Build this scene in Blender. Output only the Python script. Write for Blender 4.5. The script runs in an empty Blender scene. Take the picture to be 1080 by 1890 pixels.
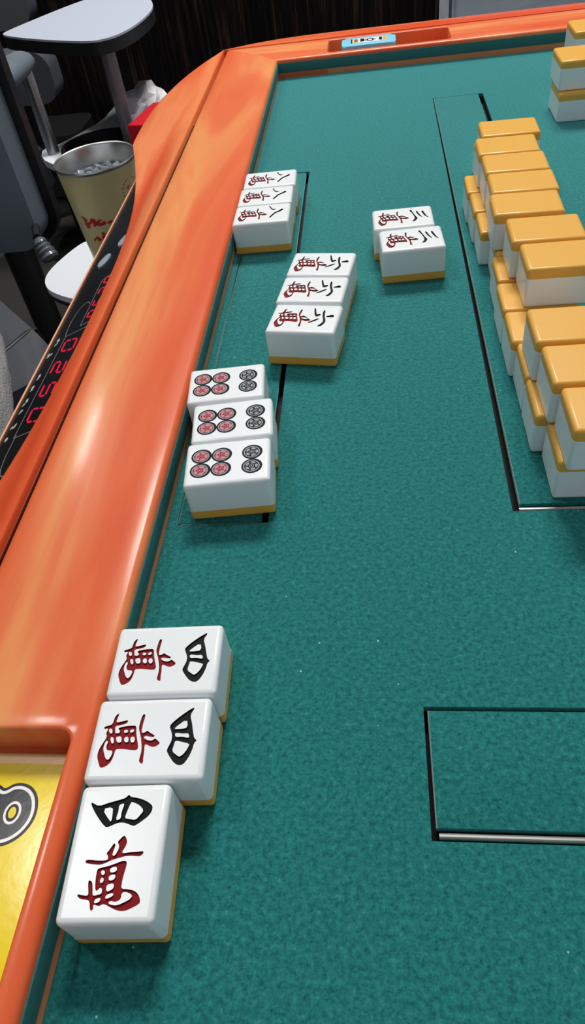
import bpy, bmesh, math, random
from mathutils import Vector, Matrix
from math import pi, sin, cos, radians, sqrt

random.seed(7)
scene = bpy.context.scene
COL = scene.collection
ZT = 740.0            # height of the playing felt above the floor, mm
U = 0.001             # the scene is written in millimetres; z = 0 is the felt

# ------------------------------------------------------------------ camera
cam_data = bpy.data.cameras.new('camera')
cam = bpy.data.objects.new('camera', cam_data)
COL.objects.link(cam)
cam_data.sensor_fit = 'VERTICAL'
cam_data.sensor_height = 36.0
cam_data.lens = 1306.37 / 1890.0 * 36.0
cam_data.clip_start = 0.01
cam_data.clip_end = 50
_R = (Matrix.Rotation(radians(3.89), 3, 'Z') @ Matrix.Rotation(radians(6.5906), 3, 'Y') @ Matrix.Rotation(radians(43.1422), 3, 'X'))
cam.matrix_world = Matrix.Translation(((-10.23) * U, 54.93 * U, (169.12 + ZT) * U)) @ _R.to_4x4()
scene.camera = cam

# ------------------------------------------------------------------ exposure and world
vs = scene.view_settings
vs.view_transform = 'Standard'
vs.look = 'None'
vs.exposure = 0.17
vs.gamma = 1.0
vs.use_curve_mapping = False
world = bpy.data.worlds.new('world')
scene.world = world
world.use_nodes = True
world.node_tree.nodes['Background'].inputs[0].default_value = (0.86, 0.93, 1.0, 1)
world.node_tree.nodes['Background'].inputs[1].default_value = 0.50

def add_light(name, loc, size, power, color=(1, 1, 1), target=(0, 0, -1), parent=None, size_y=None):
    ld = bpy.data.lights.new(name, 'AREA')
    ld.shape = 'RECTANGLE' if size_y else 'DISK'
    ld.size = size * U
    if size_y:
        ld.size_y = size_y * U
    ld.energy = power
    ld.color = color
    o = bpy.data.objects.new(name, ld)
    COL.objects.link(o)
    o.location = (loc[0] * U, loc[1] * U, (loc[2] + ZT) * U)
    return o

CEIL = 1760.0
# the room's ceiling lamps: x, y, width, length, watts
LAMPS = [(-1430, 2480, 110, 110, 5), (-1400, 2260, 110, 110, 5), (-840, 600, 170, 170, 6.5), (80, 1640, 700, 500, 44)]
for i, (lx, ly, lw, ll, lp) in enumerate(LAMPS):
    add_light('ceiling_lamp_light', (lx, ly, CEIL - 30), lw, lp, (1.0, 0.985, 0.96), size_y=ll)

# ------------------------------------------------------------------ helpers
def s2l(c):
    return tuple(((v / 255.0) / 12.92 if v / 255.0 <= 0.04045 else ((v / 255.0 + 0.055) / 1.055) ** 2.4) for v in c)

def mat(name, rgb, rough=0.5, metal=0.0, coat=0.0, spec=0.5, emit=None, estr=0.0, sss=0.0, trans=0.0, ior=1.45, bump=None, sheen=0.0):
    m = bpy.data.materials.new(name)
    m.use_nodes = True
    nt = m.node_tree
    b = nt.nodes['Principled BSDF']
    b.inputs['Base Color'].default_value = (*s2l(rgb), 1)
    b.inputs['Roughness'].default_value = rough
    b.inputs['Metallic'].default_value = metal
    b.inputs['Coat Weight'].default_value = coat
    b.inputs['Coat Roughness'].default_value = 0.08
    b.inputs['Specular IOR Level'].default_value = spec
    b.inputs['IOR'].default_value = ior
    if sss:
        b.inputs['Subsurface Weight'].default_value = sss
        b.inputs['Subsurface Radius'].default_value = (0.004, 0.004, 0.004)
        b.inputs['Subsurface Scale'].default_value = 0.5
    if trans:
        b.inputs['Transmission Weight'].default_value = trans
    if sheen:
        b.inputs['Sheen Weight'].default_value = sheen
    if emit:
        b.inputs['Emission Color'].default_value = (*s2l(emit), 1)
        b.inputs['Emission Strength'].default_value = estr
    if bump:
        scale, strength, dist = bump
        tc = nt.nodes.new('ShaderNodeTexCoord')
        n = nt.nodes.new('ShaderNodeTexNoise')
        n.inputs['Scale'].default_value = scale
        n.inputs['Detail'].default_value = 4
        bp_ = nt.nodes.new('ShaderNodeBump')
        bp_.inputs['Strength'].default_value = strength
        bp_.inputs['Distance'].default_value = dist
        nt.links.new(tc.outputs['Object'], n.inputs['Vector'])
        nt.links.new(n.outputs['Fac'], bp_.inputs['Height'])
        nt.links.new(bp_.outputs['Normal'], b.inputs['Normal'])
    return m

def ramp_color(m, stops, scale=(1, 1, 1), nscale=5.0, detail=4.0, rough_n=0.5, distort=0.0, coord='Object', wave=None):
    """colour ramp over stretched noise into the base colour"""
    nt = m.node_tree
    b = nt.nodes['Principled BSDF']
    tc = nt.nodes.new('ShaderNodeTexCoord')
    mp = nt.nodes.new('ShaderNodeMapping')
    mp.inputs['Scale'].default_value = scale
    n = nt.nodes.new('ShaderNodeTexNoise')
    n.inputs['Scale'].default_value = nscale
    n.inputs['Detail'].default_value = detail
    n.inputs['Roughness'].default_value = rough_n
    n.inputs['Distortion'].default_value = distort
    r = nt.nodes.new('ShaderNodeValToRGB')
    e = r.color_ramp.elements
    while len(e) > len(stops):
        e.remove(e[-1])
    while len(e) < len(stops):
        e.new(0.5)
    for el, (p, c) in zip(e, stops):
        el.position = p
        el.color = (*s2l(c), 1)
    nt.links.new(tc.outputs[coord], mp.inputs['Vector'])
    nt.links.new(mp.outputs['Vector'], n.inputs['Vector'])
    nt.links.new(n.outputs['Fac'], r.inputs['Fac'])
    nt.links.new(r.outputs['Color'], b.inputs['Base Color'])
    return r

def thing(name, label, cat, loc=(0, 0, 0), rotz=0.0, group=None):
    """an Empty at the base of a thing; loc in mm with z = 0 at the felt"""
    o = bpy.data.objects.new(name, None)
    o.empty_display_size = 0.01
    COL.objects.link(o)
    o.location = (loc[0] * U, loc[1] * U, (loc[2] + ZT) * U)
    o.rotation_euler = (0, 0, rotz)
    o['label'] = label
    o['category'] = cat
    if group:
        o['group'] = group
    return o

def tag(o, label, cat, group=None):
    o['label'] = label
    o['category'] = cat
    if group:
        o['group'] = group
    return o

def finish(bm_or_me, smooth=True, angle=35):
    if isinstance(bm_or_me, bmesh.types.BMesh):
        me = bpy.data.meshes.new('mesh')
        bmesh.ops.recalc_face_normals(bm_or_me, faces=bm_or_me.faces[:])
        bm_or_me.to_mesh(me)
        bm_or_me.free()
    else:
        me = bm_or_me
    if smooth:
        me.shade_smooth()
        me.set_sharp_from_angle(angle=radians(angle))
    return me

def obj(name, bm, m, parent=None, smooth=True, angle=35, label=None, local=False):
    """link a bmesh (mm) as one mesh object; room coordinates are rebased to the parent's Empty"""
    if isinstance(bm, bmesh.types.BMesh):
        base = Vector((0, 0, ZT))
        if local:
            base = Vector((0, 0, 0))
        elif parent is not None:
            base = Vector((-parent.location.x / U, -parent.location.y / U, ZT - parent.location.z / U))
        for v in bm.verts:
            v.co = (v.co + base) * U
        me = finish(bm, smooth, angle)
    else:
        me, base = bm, Vector((0, 0, 0))
    me.name = name
    if not me.materials:
        for mm in (m if isinstance(m, (list, tuple)) else [m]):
            me.materials.append(mm)
    o = bpy.data.objects.new(name, me)
    COL.objects.link(o)
    if parent is not None:
        o.parent = parent
    _BASE[o.name] = base
    if label:
        o['label'] = label
    return o

_BASE = {}

def sub(name, bm, m, part, **k):
    """a sub-part: same coordinates as its part"""
    base = _BASE[part.name]
    for v in bm.verts:
        v.co = (v.co + base) * U
    me = finish(bm, k.get('smooth', True), k.get('angle', 35))
    me.name = name
    for mm in (m if isinstance(m, (list, tuple)) else [m]):
        me.materials.append(mm)
    o = bpy.data.objects.new(name, me)
    COL.objects.link(o)
    o.parent = part
    _BASE[o.name] = base
    if k.get('label'):
        o['label'] = k['label']
    return o

def box(bm, x0, x1, y0, y1, z0, z1, bev=0.0, seg=2, only=None):
    """box between limits; bevel all edges (or those for which only(edge midpoint, direction) is true)"""
    vs_ = [bm.verts.new((x, y, z)) for z in (z0, z1) for y in (y0, y1) for x in (x0, x1)]
    fs = [(0, 2, 3, 1), (4, 5, 7, 6), (0, 1, 5, 4), (2, 6, 7, 3), (0, 4, 6, 2), (1, 3, 7, 5)]
    faces = [bm.faces.new([vs_[i] for i in f]) for f in fs]
    if bev:
        ed = set(e for f in faces for e in f.edges)
        if only:
            ed = [e for e in ed if only((e.verts[0].co + e.verts[1].co) / 2, (e.verts[1].co - e.verts[0].co).normalized())]
        bmesh.ops.bevel(bm, geom=list(ed), offset=bev, segments=seg, profile=0.5, affect='EDGES', clamp_overlap=True)
    return bm

def prism(bm, pts, z0, z1, bev=0.0, seg=2, mat_index=0):
    """vertical prism over a polygon; pts (x, y); z1 may be a function of (x, y)"""
    n = len(pts)
    f0 = (lambda x, y: z0) if not callable(z0) else z0
    f1 = (lambda x, y: z1) if not callable(z1) else z1
    lo = [bm.verts.new((x, y, f0(x, y))) for x, y in pts]
    hi = [bm.verts.new((x, y, f1(x, y))) for x, y in pts]
    faces = [bm.faces.new(lo[::-1]), bm.faces.new(hi)]
    for i in range(n):
        faces.append(bm.faces.new((lo[i], lo[(i + 1) % n], hi[(i + 1) % n], hi[i])))
    for f in faces:
        f.material_index = mat_index
    if bev:
        ed = [e for e in faces[1].edges]
        bmesh.ops.bevel(bm, geom=ed, offset=bev, segments=seg, profile=0.5, affect='EDGES', clamp_overlap=True)
    return bm

def lathe(bm, prof, cx=0, cy=0, n=40, cap0=True, cap1=True, axis=None):
    """surface of revolution of (r, z) points about a vertical axis"""
    rings = []
    for r, z in prof:
        rings.append([bm.verts.new((cx + r * cos(2 * pi * i / n), cy + r * sin(2 * pi * i / n), z)) for i in range(n)])
    for a, b in zip(rings, rings[1:]):
        for i in range(n):
            bm.faces.new((a[i], a[(i + 1) % n], b[(i + 1) % n], b[i]))
    if cap0:
        bm.faces.new(rings[0][::-1])
    if cap1:
        bm.faces.new(rings[-1])
    return bm

def tube(bm, path, r, n=12, caps=True):
    """round tube along 3-D points; r a number or one per point"""
    P = [Vector(p) for p in path]
    R = r if isinstance(r, (list, tuple)) else [r] * len(P)
    rings = []
    up = None
    for i, p in enumerate(P):
        t = (P[min(i + 1, len(P) - 1)] - P[max(i - 1, 0)]).normalized()
        if up is None:
            up = Vector((0, 0, 1)) if abs(t.z) < 0.9 else Vector((1, 0, 0))
        a = t.cross(up).normalized()
        b = a.cross(t).normalized()
        up = b
        rings.append([bm.verts.new(p + (a * cos(2 * pi * k / n) + b * sin(2 * pi * k / n)) * R[i]) for k in range(n)])
    for a, b in zip(rings, rings[1:]):
        for k in range(n):
            bm.faces.new((a[k], a[(k + 1) % n], b[(k + 1) % n], b[k]))
    if caps:
        bm.faces.new(rings[0][::-1])
        bm.faces.new(rings[-1])
    return bm

def chaikin(P, it=2):
    for _ in range(it):
        Q = []
        for i in range(len(P)):
            a, b = P[i], P[(i + 1) % len(P)]
            Q.append((a[0] * .75 + b[0] * .25, a[1] * .75 + b[1] * .25))
            Q.append((a[0] * .25 + b[0] * .75, a[1] * .25 + b[1] * .75))
        P = Q
    return P

def filled(polys, z0, z1):
    """flat shape with holes (even-odd) as a thin solid between z0 and z1, returned as a bmesh"""
    cu = bpy.data.curves.new('outline', 'CURVE')
    cu.dimensions = '2D'
    cu.fill_mode = 'BOTH'
    cu.extrude = (z1 - z0) / 2
    for P in polys:
        s = cu.splines.new('POLY')
        s.points.add(len(P) - 1)
        for pt, (x, y) in zip(s.points, P):
            pt.co = (x, y, 0, 1)
        s.use_cyclic_u = True
    o = bpy.data.objects.new('outline', cu)
    COL.objects.link(o)
    dg = bpy.context.evaluated_depsgraph_get()
    me = bpy.data.meshes.new_from_object(o.evaluated_get(dg))
    bpy.data.objects.remove(o)
    bpy.data.curves.remove(cu)
    bm = bmesh.new()
    bm.from_mesh(me)
    bpy.data.meshes.remove(me)
    for v in bm.verts:
        v.co.z += (z0 + z1) / 2
    return bm

def ribbon(pts, w):
    """outline polygon of a stroke of width w along points"""
    P = [Vector((p[0], p[1])) for p in pts]
    L, Rr = [], []
    for i, p in enumerate(P):
        t = (P[min(i + 1, len(P) - 1)] - P[max(i - 1, 0)]).normalized()
        n = Vector((-t.y, t.x)) * w / 2
        L.append(tuple(p + n))
        Rr.append(tuple(p - n))
    return L + Rr[::-1]

def circle(cx, cy, r, n=32, ry=None, rot=0):
    ry = ry or r
    return [(cx + r * cos(2 * pi * i / n) * cos(rot) - ry * sin(2 * pi * i / n) * sin(rot), cy + r * cos(2 * pi * i / n) * sin(rot) + ry * sin(2 * pi * i / n) * cos(rot)) for i in range(n)]

def rrect(x0, x1, y0, y1, r, n=5):
    out = []
    for cx, cy, a in ((x1 - r, y1 - r, 0), (x0 + r, y1 - r, pi / 2), (x0 + r, y0 + r, pi), (x1 - r, y0 + r, 1.5 * pi)):
        out += [(cx + r * cos(a + pi / 2 * i / n), cy + r * sin(a + pi / 2 * i / n)) for i in range(n + 1)]
    return out

def copy_tree(o, parent=None):
    c = o.copy()
    COL.objects.link(c)
    if parent is not None:
        c.parent = parent
    for ch in list(o.children):
        copy_tree(ch, c)
    return c

def struct(name, bm, m):
    o = obj(name, bm, m, smooth=False)
    o['kind'] = 'structure'
    return o

# ------------------------------------------------------------------ materials
M = {}
M['floor'] = mat('dark_floor', (46, 44, 43), 0.55)
M['ceiling'] = mat('ceiling_paint', (225, 223, 218), 0.9)
M['plaster'] = mat('dark_plaster', (70, 66, 62), 0.85)
M['panel_wall'] = mat('streaked_dark_panelling', (30, 24, 20), 0.8, spec=0.08)
ramp_color(M['panel_wall'], [(0.36, (4, 3, 4)), (0.5, (9, 7, 7)), (0.58, (24, 16, 13)), (0.66, (48, 34, 27)), (0.8, (18, 13, 15))], scale=(13, 13, 0.5), nscale=6, detail=6, rough_n=0.65)

def make_felt(name, shift):
    m = mat(name, (38, 120, 114), 0.92, spec=0.2, sheen=0.85)
    m.node_tree.nodes['Principled BSDF'].inputs['Sheen Tint'].default_value = (0.26, 0.80, 0.86, 1)
    m.node_tree.nodes['Principled BSDF'].inputs['Sheen Roughness'].default_value = 0.45
    nt = m.node_tree
    b = nt.nodes['Principled BSDF']
    tc = nt.nodes.new('ShaderNodeTexCoord')
    n1 = nt.nodes.new('ShaderNodeTexNoise'); n1.inputs['Scale'].default_value = 1500; n1.inputs['Detail'].default_value = 6; n1.inputs['Roughness'].default_value = 0.7; n1.inputs['Distortion'].default_value = 0.6
    n2 = nt.nodes.new('ShaderNodeTexNoise'); n2.inputs['Scale'].default_value = 700; n2.inputs['Detail'].default_value = 3
    n3 = nt.nodes.new('ShaderNodeTexNoise'); n3.inputs['Scale'].default_value = 900; n3.inputs['Detail'].default_value = 2
    mx = nt.nodes.new('ShaderNodeMath'); mx.operation = 'MULTIPLY_ADD'; mx.inputs[1].default_value = 0.45
    r = nt.nodes.new('ShaderNodeValToRGB')
    st = [(0.36, (10, 78, 79)), (0.50, (28, 109, 107)), (0.60, (39, 124, 121)), (0.72, (80, 154, 148))]
    e = r.color_ramp.elements
    e.new(0.5); e.new(0.6)
    for el, (p, c) in zip(e, st):
        el.position = p; el.color = (*s2l(tuple(v + shift for v in c)), 1)
    nt.links.new(tc.outputs['Object'], n1.inputs['Vector']); nt.links.new(tc.outputs['Object'], n2.inputs['Vector']); nt.links.new(tc.outputs['Object'], n3.inputs['Vector'])
    nt.links.new(n2.outputs['Fac'], mx.inputs[0])
    m2 = nt.nodes.new('ShaderNodeMath'); m2.operation = 'MULTIPLY'; m2.inputs[1].default_value = 0.55
    nt.links.new(n1.outputs['Fac'], m2.inputs[0]); nt.links.new(m2.outputs[0], mx.inputs[2])
    nt.links.new(mx.outputs[0], r.inputs['Fac'])
    # scattered pale lint
    v = nt.nodes.new('ShaderNodeTexVoronoi'); v.inputs['Scale'].default_value = 190; v.inputs['Randomness'].default_value = 1.0
    lt = nt.nodes.new('ShaderNodeMath'); lt.operation = 'LESS_THAN'; lt.inputs[1].default_value = 0.055
    wn = nt.nodes.new('ShaderNodeMath'); wn.operation = 'GREATER_THAN'; wn.inputs[1].default_value = 0.80
    sp = nt.nodes.new('ShaderNodeSeparateColor')
    ml = nt.nodes.new('ShaderNodeMath'); ml.operation = 'MULTIPLY'
    mix = nt.nodes.new('ShaderNodeMix'); mix.data_type = 'RGBA'
    nt.links.new(tc.outputs['Object'], v.inputs['Vector']); nt.links.new(v.outputs['Distance'], lt.inputs[0])
    nt.links.new(v.outputs['Color'], sp.inputs[0]); nt.links.new(sp.outputs[0], wn.inputs[0])
    nt.links.new(lt.outputs[0], ml.inputs[0]); nt.links.new(wn.outputs[0], ml.inputs[1])
    nt.links.new(ml.outputs[0], mix.inputs['Factor'])
    nt.links.new(r.outputs['Color'], mix.inputs[6]); mix.inputs[7].default_value = (*s2l((150, 196, 190)), 1)
    nt.links.new(mix.outputs[2], b.inputs['Base Color'])
    bp_ = nt.nodes.new('ShaderNodeBump'); bp_.inputs['Strength'].default_value = 0.35; bp_.inputs['Distance'].default_value = 0.0006
    nt.links.new(n3.outputs['Fac'], bp_.inputs['Height']); nt.links.new(bp_.outputs['Normal'], b.inputs['Normal'])
    return m
M['felt'] = make_felt('teal_felt', 0)
M['felt_side'] = mat('dark_teal_felt_lining', (58, 114, 112), 0.9, spec=0.2, bump=(400, 0.4, 0.0006))
M['felt_worn'] = mat('worn_felt_edge', (120, 132, 128), 0.9)
M['lip'] = mat('peach_panel_lip', (226, 160, 124), 0.4)
M['seam'] = mat('dark_red_seam', (84, 24, 14), 0.8)
M['copper'] = mat('copper_strip', (228, 138, 92), 0.5)
M['black_gap'] = mat('black_interior', (8, 8, 9), 0.8)
M['black_plastic'] = mat('black_gloss_plastic', (16, 17, 20), 0.22)
M['steel_bar'] = mat('steel_bar', (190, 188, 182), 0.35, metal=0.8)
def make_orange(name, stops):
    m = mat(name, (232, 110, 58), 0.38, coat=0.22, spec=0.16, bump=(900, 0.035, 0.0004))
    m.node_tree.nodes['Principled BSDF'].inputs['Coat Roughness'].default_value = 0.15
    ramp_color(m, stops, scale=(26, 3.0, 8), nscale=1.0, detail=4, rough_n=0.5, distort=0.9)
    return m
M['orange'] = make_orange('marbled_orange_lacquer', [(0.30, (212, 82, 44)), (0.41, (220, 100, 58)), (0.51, (224, 116, 72)), (0.62, (230, 148, 90)), (0.76, (220, 102, 66))])
M['orange_trim'] = make_orange('red_orange_lacquer', [(0.30, (214, 78, 42)), (0.46, (222, 102, 60)), (0.6, (230, 134, 84)), (0.78, (224, 108, 76))])
M['tile_white'] = mat('ivory_white_resin', (234, 238, 240), 0.28, spec=0.5)
M['tile_yellow'] = mat('amber_yellow_resin', (230, 173, 76), 0.34, spec=0.4, sss=0.1)
M['ink_red'] = mat('engraved_red_paint', (132, 20, 26), 0.55, spec=0.12)
M['ink_black'] = mat('engraved_black_paint', (14, 15, 18), 0.5, spec=0.12)
M['pip_pink'] = mat('pip_pink_paint', (206, 132, 140), 0.5, spec=0.15)
M['pip_dark_red'] = mat('pip_dark_red_paint', (112, 24, 40), 0.5, spec=0.15)
M['pip_grey'] = mat('pip_grey_paint', (156, 164, 168), 0.5, spec=0.15)
M['led_red'] = mat('red_led_segment', (200, 16, 44), 0.4, emit=(196, 14, 66), estr=0.4)
M['led_dim'] = mat('grey_printed_line', (120, 122, 126), 0.5)
M['white_print'] = mat('white_print', (190, 196, 196), 0.5)
M['button'] = mat('grey_button', (150, 160, 172), 0.35)
M['sticker_cream'] = mat('cream_sticker_border', (236, 206, 146), 0.2, bump=(420, 0.03, 0.0006))
M['sticker_yellow'] = mat('yellow_sticker', (236, 212, 8), 0.16, coat=0.0, spec=0.35, bump=(420, 0.03, 0.0006))
M['sticker_black'] = mat('black_sticker_print', (22, 22, 25), 0.25, spec=0.2)
M['sticker_dark'] = mat('slate_sticker_print', (36, 37, 44), 0.22, spec=0.3, bump=(420, 0.03, 0.0006))
M['sticker_white'] = mat('white_sticker_print', (232, 232, 230), 0.25)
M['blue_plastic'] = mat('pale_blue_plastic', (128, 208, 240), 0.3)
M['fabric_slate'] = mat('slate_chair_leather', (88, 98, 106), 0.6, bump=(60, 0.15, 0.002))
M['fabric_dark'] = mat('charcoal_chair_leather', (66, 69, 76), 0.6, bump=(60, 0.15, 0.002))
M['chair_black'] = mat('black_chair_plastic', (14, 14, 15), 0.5)
M['sofa'] = mat('grey_sofa_fabric', (190, 198, 208), 0.85, bump=(25, 0.4, 0.004))
ramp_color(M['sofa'], [(0.3, (178, 188, 200)), (0.7, (206, 214, 224))], nscale=8)
M['white_laminate'] = mat('white_laminate', (212, 217, 224), 0.4)
M['grey_laminate'] = mat('pale_grey_laminate', (170, 177, 190), 0.45)
M['grey_metal'] = mat('grey_steel_post', (112, 112, 116), 0.4, metal=0.3)
M['chrome'] = mat('brushed_chrome_post', (150, 150, 150), 0.3, metal=0.85)
M['gold_steel'] = mat('brushed_champagne_steel', (226, 210, 156), 0.34, metal=0.3)
M['steel'] = mat('bare_brushed_steel', (200, 200, 198), 0.3, metal=0.95)
M['water'] = mat('cold_water', (120, 130, 140), 0.05, trans=0.6, ior=1.33)
M['ice'] = mat('clear_ice', (222, 230, 236), 0.08, trans=0.75, ior=1.31)
M['red_print'] = mat('red_printed_leaves', (190, 36, 36), 0.4)
M['red_box'] = mat('red_paper', (190, 10, 28), 0.55)
M['white_bag'] = mat('crumpled_white_plastic', (236, 234, 238), 0.4, bump=(40, 0.6, 0.004))
M['fleece'] = mat('grey_fleece', (150, 148, 148), 0.95, bump=(500, 0.9, 0.004), sheen=0.3)
M['clear_knob'] = mat('smoky_knob', (84, 90, 96), 0.25, coat=0.5)
M['lamp_body'] = mat('white_lamp_housing', (240, 240, 238), 0.5)
M['lamp_glow'] = mat('lamp_diffuser', (255, 252, 245), 0.5, emit=(255, 250, 240), estr=4.0)

# ------------------------------------------------------------------ the room
bm = bmesh.new(); box(bm, -2600, 2600, -2400, 2700, -ZT - 60, -ZT)
struct('floor', bm, M['floor'])
bm = bmesh.new(); box(bm, -2600, 2600, -2400, 2700, CEIL, CEIL + 60)
struct('ceiling', bm, M['ceiling'])
bm = bmesh.new(); box(bm, -2600, 2600, 2600, 2700, -ZT, CEIL)
struct('wall_back', bm, M['panel_wall'])
bm = bmesh.new(); box(bm, -2700, -2600, -2400, 2700, -ZT, CEIL)
struct('wall_left', bm, M['plaster'])
LLAB = ['small ceiling lamp at the far left corner, nearest the back wall', 'small ceiling lamp just in front of the corner one', 'small ceiling lamp above the drinks stand', 'large square ceiling lamp beyond the table']
for (lx, ly, lw, ll, lp), lab in zip(LAMPS, LLAB):
    t = thing('ceiling_light', lab, 'ceiling light', (lx, ly, CEIL - 22), group='ceiling lamps of the room')
    bm = bmesh.new(); box(bm, lx - lw / 2 - 15, lx + lw / 2 + 15, ly - ll / 2 - 15, ly + ll / 2 + 15, CEIL - 18, CEIL, 4)
    obj('housing', bm, M['lamp_body'], t)
    bm = bmesh.new(); box(bm, lx - lw / 2, lx + lw / 2, ly - ll / 2, ly + ll / 2, CEIL - 22, CEIL - 17)
    obj('diffuser', bm, M['lamp_glow'], t)

# ------------------------------------------------------------------ the mahjong table
FX0, FY0, FS = -82.3, -1.5, 675.2            # felt field: near left corner and side
FX1, FY1 = FX0 + FS, FY0 + FS
CX, CY = FX0 + FS / 2, FY0 + FS / 2
table = thing('mahjong_table', 'orange-framed automatic mahjong table with teal felt and sunken rim', 'game table', (CX, CY, -ZT))

hand_hole = [(-79.3, 208.4), (-48.3, 208.4), (-49.2, 490), (-79.3, 490)]
rise_hole = [(29.5, 210.3), (63.4, 210.3), (63.2, 594.6), (29.9, 594.6)]
near_hole = [(-2.0, 110.4), (372.5, 110.4), (372.5, 143.3), (-2.0, 143.3)]
bm = filled([[(FX0 - 2, FY0 - 2), (FX1 + 2, FY0 - 2), (FX1 + 2, FY1 + 2), (FX0 - 2, FY1 + 2)], hand_hole, rise_hole, near_hole], -2.2, 0)
obj('felt_top', bm, M['felt'], table, smooth=False)
doors = [('tile_lift_door', [(-78.8, 209.2), (-50.9, 209.2), (-51.2, 489.7), (-78.8, 489.7)], -0.25),
         ('tile_lift_door', [(32.1, 213.4), (60.4, 213.4), (60.2, 594.45), (30.7, 594.45)], 0.0),
         ('tile_lift_door', [(-0.7, 113.3), (371.6, 113.3), (371.6, 142.2), (-0.9, 142.2)], 0.0)]
for nm, P, zt in doors:
    bm = bmesh.new(); prism(bm, P, -2.2, zt - 0.01, 0.25, 2)
    d = obj(nm, bm, M['felt'], table)
    # pale worn lip along the long edge
    bm = bmesh.new()
    (ax, ay), (bx_, by), (c_, cy_), (dx, dy) = P
    tube(bm, [(ax + 0.1, ay, zt - 0.3), (dx + 0.1, dy, zt - 0.3)], 0.28, 6)
    sub('worn_edge', bm, M['felt_worn'], d)
for x0, x1, yc in ((31.8, 60.6, 211.9), (-0.2, 371, 111.9), ):
    bm = bmesh.new(); tube(bm, [(x0, yc, -1.3), (x1, yc, -1.3)], 0.75, 10)
    obj('hinge_bar', bm, M['steel_bar'], table)
bm = bmesh.new(); tube(bm, [(-78, 208.9, -0.5), (-52, 208.9, -0.5)], 0.22, 6)
obj('hinge_bar', bm, M['felt_worn'], table)
bm = bmesh.new(); box(bm, FX0 - 40, FX1 + 40, FY0 - 40, FY1 + 40, -150, -5.5)
obj('table_body', bm, M['black_gap'], table)
bm = bmesh.new(); lathe(bm, [(60, -ZT + 30), (60, -150)], CX, CY, 32); obj('pedestal', bm, M['chair_black'], table)
bm = bmesh.new(); lathe(bm, [(260, -ZT), (260, -ZT + 14), (230, -ZT + 26), (60, -ZT + 34)], CX, CY, 40); obj('pedestal_foot', bm, M['chair_black'], table)

# rim: one side is built at the left and turned about the table's centre
def crown(d):
    return 13.6 - 0.55 * abs((d - 22.7) / 18.0) ** 3
RP = [(0.15, 9.8), (0.3, 11.0), (0.75, 11.9), (1.5, 12.5)] + [(d, crown(d)) for d in (2.6, 8, 12, 16, 20, 24, 28, 32, 40, 42.6)] + [(44.2, 12.3), (45.0, 11.4), (45.3, 10.2), (45.35, 2.0)]
def mitre(bm, prof, zbot, n=1):
    """closed bar along the left side: profile points (d outward, z), ends mitred at 45 degrees"""
    full = [(prof[0][0], zbot)] + prof + [(prof[-1][0], zbot)] if prof[-1][1] > zbot else [(prof[0][0], zbot)] + prof
    ys = [FY0 + 1, FY0 + 16, FY0 + 33.5] + [FY0 + 44 + 10.2 * i for i in range(9)] + [FY0 + 136.5 + 12 * i for i in range(45)] + [FY1 - 1]
    rows = [[bm.verts.new((FX0 - d, FY0 - d, z)) for d, z in full]]
    rows += [[bm.verts.new((FX0 - d, y, z)) for d, z in full] for y in ys]
    rows += [[bm.verts.new((FX0 - d, FY1 + d, z)) for d, z in full]]
    k = len(full)
    for A, B in zip(rows, rows[1:]):
        for i in range(k):
            bm.faces.new((A[i], A[(i + 1) % k], B[(i + 1) % k], B[i]))
    bm.faces.new(rows[0][::-1]); bm.faces.new(rows[-1])
    return bm

def boolean_cut(bm, cutter):
    """bm minus cutter (both bmeshes in mm)"""
    ob = []
    for b in (bm, cutter):
        bmesh.ops.recalc_face_normals(b, faces=b.faces[:])
        me = bpy.data.meshes.new('tmp'); b.to_mesh(me); b.free()
        o = bpy.data.objects.new('tmp', me); COL.objects.link(o); ob.append(o)
    md = ob[0].modifiers.new('cut', 'BOOLEAN'); md.operation = 'DIFFERENCE'; md.object = ob[1]; md.solver = 'EXACT'
    dg = bpy.context.evaluated_depsgraph_get()
    me = bpy.data.meshes.new_from_object(ob[0].evaluated_get(dg))
    for o in ob:
        bpy.data.objects.remove(o)
    out = bmesh.new(); out.from_mesh(me); bpy.data.meshes.remove(me)
    return out

TRAY = (FX0 - 36.5, FX0 - 5.6, FY0 + 38.5, FY0 + 131.0)      # x0, x1, y0, y1 of the point-stick tray
bm = bmesh.new(); mitre(bm, RP, -6)
cut = bmesh.new(); prism(cut, rrect(TRAY[0], TRAY[1], TRAY[2], TRAY[3], 3.2), 3.2, 40)
bm = boolean_cut(bm, cut)
# soften the tray's lip: bevel the rim edges on the top skin
ed = []
for e in bm.edges:
    mx_, my_, mz_ = (e.verts[0].co + e.verts[1].co) / 2
    if mz_ > 10 and all(TRAY[0] - .05 <= v.co.x <= TRAY[1] + .05 and TRAY[2] - .05 <= v.co.y <= TRAY[3] + .05 for v in e.verts) and len(e.link_faces) == 2 and e.calc_face_angle(0) > 0.6:
        ed.append(e)
bmesh.ops.bevel(bm, geom=ed, offset=1.1, segments=3, profile=0.5, affect='EDGES', clamp_overlap=True)
rails = [obj('rim_rail', bm, M['orange'], table, angle=40)]

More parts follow.
